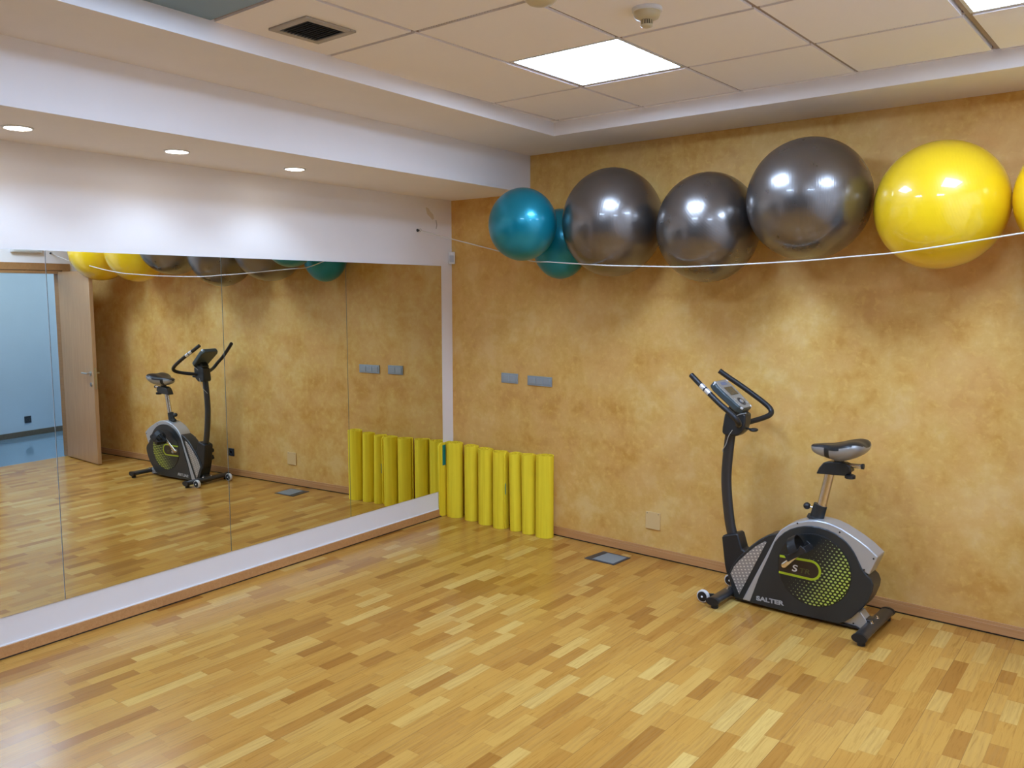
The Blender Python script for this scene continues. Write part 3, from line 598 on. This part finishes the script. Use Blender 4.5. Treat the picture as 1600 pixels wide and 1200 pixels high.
# cranks and pedals
AX = Vector((2.92, 0, .284)); cd = Vector((.115, 0, .116)); 
for s in (1, -1):
    y0 = -.437 if s == 1 else -.303; d = -1 if s == 1 else 1; e = cd*s
    b = MB(); b.lathe((AX.x, y0, AX.z), [(.019, 0), (.018, .012), (.013, .022), (.008, .024)], (0, d, 0), 20); b.build('crank_hub', MCRK, BK)
    a0 = Vector((AX.x, y0+d*.018, AX.z)); a1 = Vector((AX.x+e.x, y0+d*.036, AX.z+e.z)); t = (a1-a0).normalized(); sd = Vector((0, 1, 0)).cross(t).normalized(); ny = t.cross(sd)
    b = MB(); k = 8
    b.tube([a0+(a1-a0)*(i/k) for i in range(k+1)], [.016, .0155, .014, .013, .0125, .0125, .013, .014, .015], 12, r2_=.0085, side=sd); b.build('crank_arm', MCRK, BK, smooth=60)
    pc = a1+Vector((0, d*.070, 0)); f1 = Vector((.82, 0, .57)) if s == 1 else Vector((.9, 0, -.44)); f1.normalize(); f3 = Vector((-f1.z, 0, f1.x))
    ped = empty('pedal_tmp', (0, 0, 0)); bpy.data.objects.remove(ped)
    b = MB(); b.tube([a1, a1+Vector((0, d*.115, 0))], .007, 10)
    for q in (-1, 1): b.obox(pc+f1*(.050*q), f1, Vector((0, 1, 0)), f3, .009, .050, .016)
    b.prism([(pc.x+f1.x*u_+f3.x*v_, pc.z+f1.z*u_+f3.z*v_) for u_, v_ in ((-.06, -.014), (.05, -.016), (.062, .0), (.05, .036), (.02, .018), (-.03, .016), (-.058, .030))], pc.y-d*.052, pc.y-d*.044, 'y')
    b.prism([(pc.x+f1.x*u_+f3.x*v_, pc.z+f1.z*u_+f3.z*v_) for u_, v_ in ((-.06, -.014), (.05, -.016), (.062, .0), (.05, .030), (.02, .016), (-.03, .014), (-.058, .026))], pc.y+d*.044, pc.y+d*.052, 'y')
    for q in (-1, 0, 1): b.obox(pc+Vector((0, .036*q, 0)), f1, Vector((0, 1, 0)), f3, .052, .010, .013)
    pd = b.build('pedal', MBLK, BK, bevel=.003)
    b = MB(); ring = []
    for k in range(15):
        a = PI*k/14; c = pc+Vector((0, .056*math.cos(a), 0))+f3*(.012+.074*math.sin(a))+f1*(.012*math.sin(a)); ring.append(c)
    vs = []; 
    for c in ring: vs += [c-f1*.026, c+f1*.022]
    off = [Vector((0, math.cos(PI*(i//2)/14)*.003, 0))+f3*(.003*math.sin(PI*(i//2)/14)) for i in range(len(vs))]
    n = len(vs); allv = vs+[v+o_ for v, o_ in zip(vs, off)]; fs = []
    for i in range(14):
        a = 2*i; fs += [(a, a+1, a+3, a+2), (n+a, n+a+2, n+a+3, n+a+1), (a, a+2, n+a+2, n+a), (a+1, n+a+1, n+a+3, a+3)]
    fs += [(0, n, n+1, 1), (n-2, n-1, 2*n-1, 2*n-2)]
    b.add(allv, fs); b.build('strap', MBLK, pd, smooth=60)
# stabilisers
def stab(x, z, name):
    b = MB(); b.tube([(x, -.606, z), (x, -.134, z)], .036, 24, r2_=.0205, side=(1, 0, 0)); o = b.build(name, MTUBE, BK, smooth=50)
    for y, d in ((-.606, -1), (-.134, 1)):
        q = MB(); q.tube([(x, y-d*.012, z), (x, y+d*.006, z)], .0385, 24, r2_=.0228, side=(1, 0, 0)); q.tube([(x+.004, y-d*.022, .001), (x+.004, y-d*.022, .030)], .020, 16); q.build('end_cap', MBLK, o)
    for y in (-.415, -.325):
        q = MB(); q.lathe((x, y, z+.017), [(.011, 0), (.011, .004), (.007, .006), (.0065, .013), (.003, .015)], (0, 0, 1), 12); q.build('bolt', MCHR, o)
    return o
rs = stab(3.378, .042, 'rear_stabiliser'); fst = stab(2.578, .042, 'front_stabiliser')
b = MB(); b.prism([(3.335, .02), (3.335, .072), (3.372, .070), (3.39, .055), (3.39, .02)], -.405, -.335, 'y'); b.build('saddle_clamp', MTUBE, BK, bevel=.004)
b = MB(); b.prism([(2.555, .02), (2.57, .066), (2.60, .085), (2.66, .09), (2.66, .02)], -.405, -.335, 'y'); b.build('front_neck', MTUBE, BK, bevel=.004)
mty = mat('pale tyre', (.72, .70, .66), .5)
for y in (-.547, -.193):
    c = (2.492, y, .037); b = MB(); b.lathe(c, [(.034, -.012), (.036, -.008), (.036, .008), (.034, .012)], (0, -1, 0), 28); wl = b.build('transport_wheel', mty, BK)
    b = MB(); b.lathe((2.492, y-.0125, .037), [(.028, -.002), (.028, .003), (.022, .004)], (0, -1, 0), 24); b.build('wheel_cap', MBLK, wl)
    b = MB(); b.lathe((2.492, y-.0165, .037), [(.006, 0), (.006, .002), (.004, .004)], (0, -1, 0), 12); b.build('axle_bolt', MWHT, wl)
    b = MB(); b.prism([(2.492, .024), (2.492, .050), (2.55, .060), (2.57, .03)], y+.013, y+.020, 'y'); b.build('wheel_fork', MBLK, BK, bevel=.002)
# mast
mp_ = bez([(2.606, yc, .27), (2.586, yc, .345), (2.563, yc, .43), (2.548, yc, .52), (2.536, yc, .62), (2.531, yc, .70), (2.533, yc, .78), (2.540, yc, .87), (2.548, yc, .95), (2.56, yc, 1.02)], 5)
b = MB(); b.tube(mp_, .0305, 24, r2_=.023, side=(1, 0, 0)); b.build('upright_post', MTUBE, BK, smooth=60)
b = MB(); b.prism([(2.533, .358), (2.540, .372), (2.622, .398), (2.632, .390), (2.658, .309), (2.70, .30), (2.66, .16), (2.60, .12), (2.568, .15), (2.555, .20)], yc-.046, yc+.046, 'y'); b.build('post_boot', MBLK, BK, bevel=.008, seg=3)
b = MB(); b.lathe((2.585, yc+.05, .30), [(.012, -.01), (.012, .012), (.02, .014), (.02, .03)], (0, 1, 0), 16); b.build('boot_knob', MBLK, BK)
b = MB(); b.prism([(2.528, 1.080), (2.516, 1.000), (2.514, .968), (2.530, .955), (2.604, .955), (2.640, .985), (2.652, 1.03), (2.655, 1.082), (2.60, 1.115)], yc-.042, yc+.042, 'y'); b.build('post_head', MCHAR, BK, bevel=.011, seg=3)
hb = [(2.385, -.545, 1.301), (2.44, -.562, 1.262), (2.50, -.580, 1.222), (2.585, -.600, 1.163), (2.655, -.606, 1.115), (2.688, -.602, 1.084), (2.692, -.578, 1.060), (2.668, -.525, 1.043), (2.635, -.455, 1.030), (2.615, -.40, 1.022), (2.612, -.37, 1.020)]
full = hb+[(x, 2*yc-y, z) for x, y, z in hb[:-1][::-1]]
hp_ = bez(full, 5)
b = MB(); b.tube(hp_, .0155, 16); hbo = b.build('handlebar', MBLK, BK, smooth=60)
for s in (1, -1):
    Y = (lambda y: y) if s == 1 else (lambda y: 2*yc-y)
    if s == -1: continue
    for (p, q) in (((2.461, -.568, 1.2475), (2.487, -.576, 1.231)), ((2.495, -.578, 1.2255), (2.522, -.585, 1.207))):
        b = MB(); b.tube([(p[0], Y(p[1]), p[2]), (q[0], Y(q[1]), q[2])], .0163, 16); b.build('pulse_sensor', mat('pulse sensor steel', (.80, .80, .78), .25, .6), hbo)
# console
lx = Vector((-.765, 0, .644)).normalized(); nz = Vector((.644, 0, .765)); yv = Vector((0, 1, 0))
cc = Vector((2.545, yc, 1.178))
def cpoly(pts, z0, z1, name, m_, par, bev=.0, seg=2):
    b = MB(); n = len(pts); vs = [cc+yv*u_+lx*v_+nz*z0 for u_, v_ in pts]+[cc+yv*u_+lx*v_+nz*z1 for u_, v_ in pts]
    b.add(vs, [tuple(range(n))[::-1], tuple(range(n, 2*n))]+[(i, (i+1) % n, n+(i+1) % n, n+i) for i in range(n)]); return b.build(name, m_, par, bevel=bev, seg=seg)
body = [(-.050, -.122), (.050, -.122), (.078, -.095), (.090, .075), (.072, .112), (-.072, .112), (-.090, .075), (-.078, -.095)]
con = cpoly(body, -.022, .020, 'console', mat('slate plastic', (.045, .06, .062), .28), BK, .010, 3)
cpoly([(p[0]*.88, p[1]*.93) for p in body], .018, .0225, 'console_face', MCON, con, .002)
cpoly([(-.045, -.012), (.050, -.012), (.050, .050), (-.045, .050)], .022, .0240, 'screen', MLCD, con, .0005)
cpoly([(-.035, .068), (.035, .068), (.03, .090), (-.03, .090)], .022, .0232, 'console_decal', MCBLUE, con)
b = MB(); c0 = cc-lx*.066+nz*.0225; b.lathe(c0, [(.030, 0), (.030, .001), (.024, .002), (.024, .0)], nz, 24); b.build('dial_ring', MDKG, con)
b = MB(); b.lathe(c0, [(.014, 0), (.014, .004), (.010, .006)], nz, 20); b.build('dial_button', MSIL, con)
for u_, v_ in ((-.048, -.045), (.048, -.045), (-.048, -.080), (.048, -.080)):
    b = MB(); b.lathe(cc+yv*u_+lx*v_+nz*.0225, [(.009, 0), (.009, .002), (.006, .003)], nz, 14); b.build('button', MSIL, con)
for s in (-1, 1):
    for v_ in (.098, -.108):
        b = MB(); b.obox(cc+yv*(s*(.074 if v_ > 0 else .058))+lx*v_+nz*.012, (yv*s*.7+lx*(.7 if v_ > 0 else -.7)), nz, (lx*.7-yv*s*.7*(1 if v_ > 0 else -1)), .004, .010, .009); b.build('corner_clip', MWHT, con, bevel=.002)
b = MB(); b.obox(cc-lx*.075-nz*.045, lx, yv, nz, .035, .035, .03); b.build('console_neck', MCHAR, BK, bevel=.008)
# cables
mc_ = mat('grey cable', (.40, .40, .38), .5)
b = MB(); b.tube(bez([(2.580, yc-.043, .990), (2.560, yc-.046, .955), (2.540, yc-.040, .90), (2.517, yc-.026, .868), (2.512, yc-.012, .850)], 6), .0022, 8); b.build('cable', mc_, BK)
b = MB(); b.tube(bez([(2.585, yc-.047, 1.064), (2.625, yc-.045, 1.085), (2.655, yc-.03, 1.092)], 6), .0025, 8); b.build('cable', mc_, BK)
# head knob
b = MB(); b.tube([(2.63, yc, 1.002), (2.668, yc, .999)], .006, 10); b.ball((2.688, yc, .997), .024, .030, .011, 20, 12); b.build('adjusting_knob', MBLK, BK, smooth=60)
# seat post, collar, carriage
b = MB(); b.tube([(3.078, yc, .60), (3.122, yc, .822)], .0255, 20, r2_=.0175, side=(1, 0, 0)); b.build('seat_post', MCHR, BK, smooth=60)
b = MB(); b.tube([(3.052, yc, .540), (3.058, yc, .556), (3.060, yc, .560), (3.077, yc, .630)], [.050, .048, .038, .036], 24, r2_=.032, side=(1, 0, 0)); b.build('post_collar', MCHAR, BK, smooth=35)
b = MB(); b.tube([(3.045, yc, .607), (3.018, yc, .611)], .005, 10); kb = b.build('knob_stem', MCHR, BK)
b = MB(); b.ball((3.004, yc, .613), .019, .021, .019, 20, 14); b.build('height_knob', MBLK, BK, smooth=180)
b = MB(); b.prism([(3.056, .802), (3.070, .836), (3.092, .866), (3.125, .876), (3.200, .878), (3.228, .868), (3.238, .835), (3.205, .810)], yc-.030, yc+.030, 'y'); b.build('seat_carriage', MCHAR, BK, bevel=.005)
b = MB(); b.tube([(3.12, yc, .860), (3.283, yc, .866)], .0125, 16); sl = b.build('slide_tube', MCHR, BK)
b = MB(); b.tube([(3.280, yc, .8659), (3.292, yc, .8663)], .0145, 16); b.build('tube_cap', MBLK, sl)
b = MB(); b.lathe((3.228, yc-.01, .838), [(.006, 0), (.006, .022)], (0, 0, -1), 12); b.lathe((3.228, yc-.01, .818), [(.020, 0), (.027, .004), (.027, .018), (.022, .022)], (0, 0, -1), 20); b.build('slide_knob', MBLK, BK)
b = MB(); b.lathe((3.165, yc, .872), [(.028, 0), (.024, .02), (.03, .034)], (0, 0, 1), 20); b.build('seat_clamp', MCHAR, BK)
# saddle
secs = [(3.018, .010, .948, .934), (3.024, .028, .958, .920), (3.040, .040, .966, .908), (3.070, .046, .972, .898), (3.100, .050, .974, .892), (3.130, .062, .976, .886), (3.160, .088, .982, .882), (3.195, .110, .992, .885), (3.230, .120, 1.002, .897), (3.262, .118, 1.007, .912), (3.288, .103, 1.002, .928), (3.304, .075, .990, .945), (3.312, .035, .975, .958)]
b = MB(); N = 28; S0 = []
for (x, hw, zt, zb) in secs:
    for j in range(N):
        a = 2*PI*j/N; ca, sa = math.cos(a), math.sin(a); ex = .75
        y = hw*math.copysign(abs(ca)**ex, ca); zm = zb+(zt-zb)*.62
        z = zm+(zt-zm)*abs(sa)**.8 if sa >= 0 else zm-(zm-zb)*(abs(sa)**1.0)
        if sa > 0: z -= .010*math.exp(-(y/.035)**2)*(1 if .03 < hw else 0)
        b.v.append(Vector((x, yc+y, z)))
for i in range(len(secs)-1):
    xm = (secs[i][0]+secs[i+1][0])/2
    for j in range(N):
        a = 2*PI*(j+.5)/N; sa = math.sin(a); ca = abs(math.cos(a))
        th = .12 if xm < 3.115 else -.15+(xm-3.13)/.16*.62; side = sa < th and ca > .1
        sil = side and (xm < 3.108 and xm > 3.02 or xm > 3.128) 
        b.f.append([i*N+j, i*N+(j+1) % N, (i+1)*N+(j+1) % N, (i+1)*N+j]); b.mi.append(1 if sil else 0)
b.f.append(list(range(N))); b.mi.append(0); b.f.append([(len(secs)-1)*N+j for j in range(N)]); b.mi.append(1)
b.build('seat', [MSEATB, MSEATS], BK, smooth=60, subsurf=1)
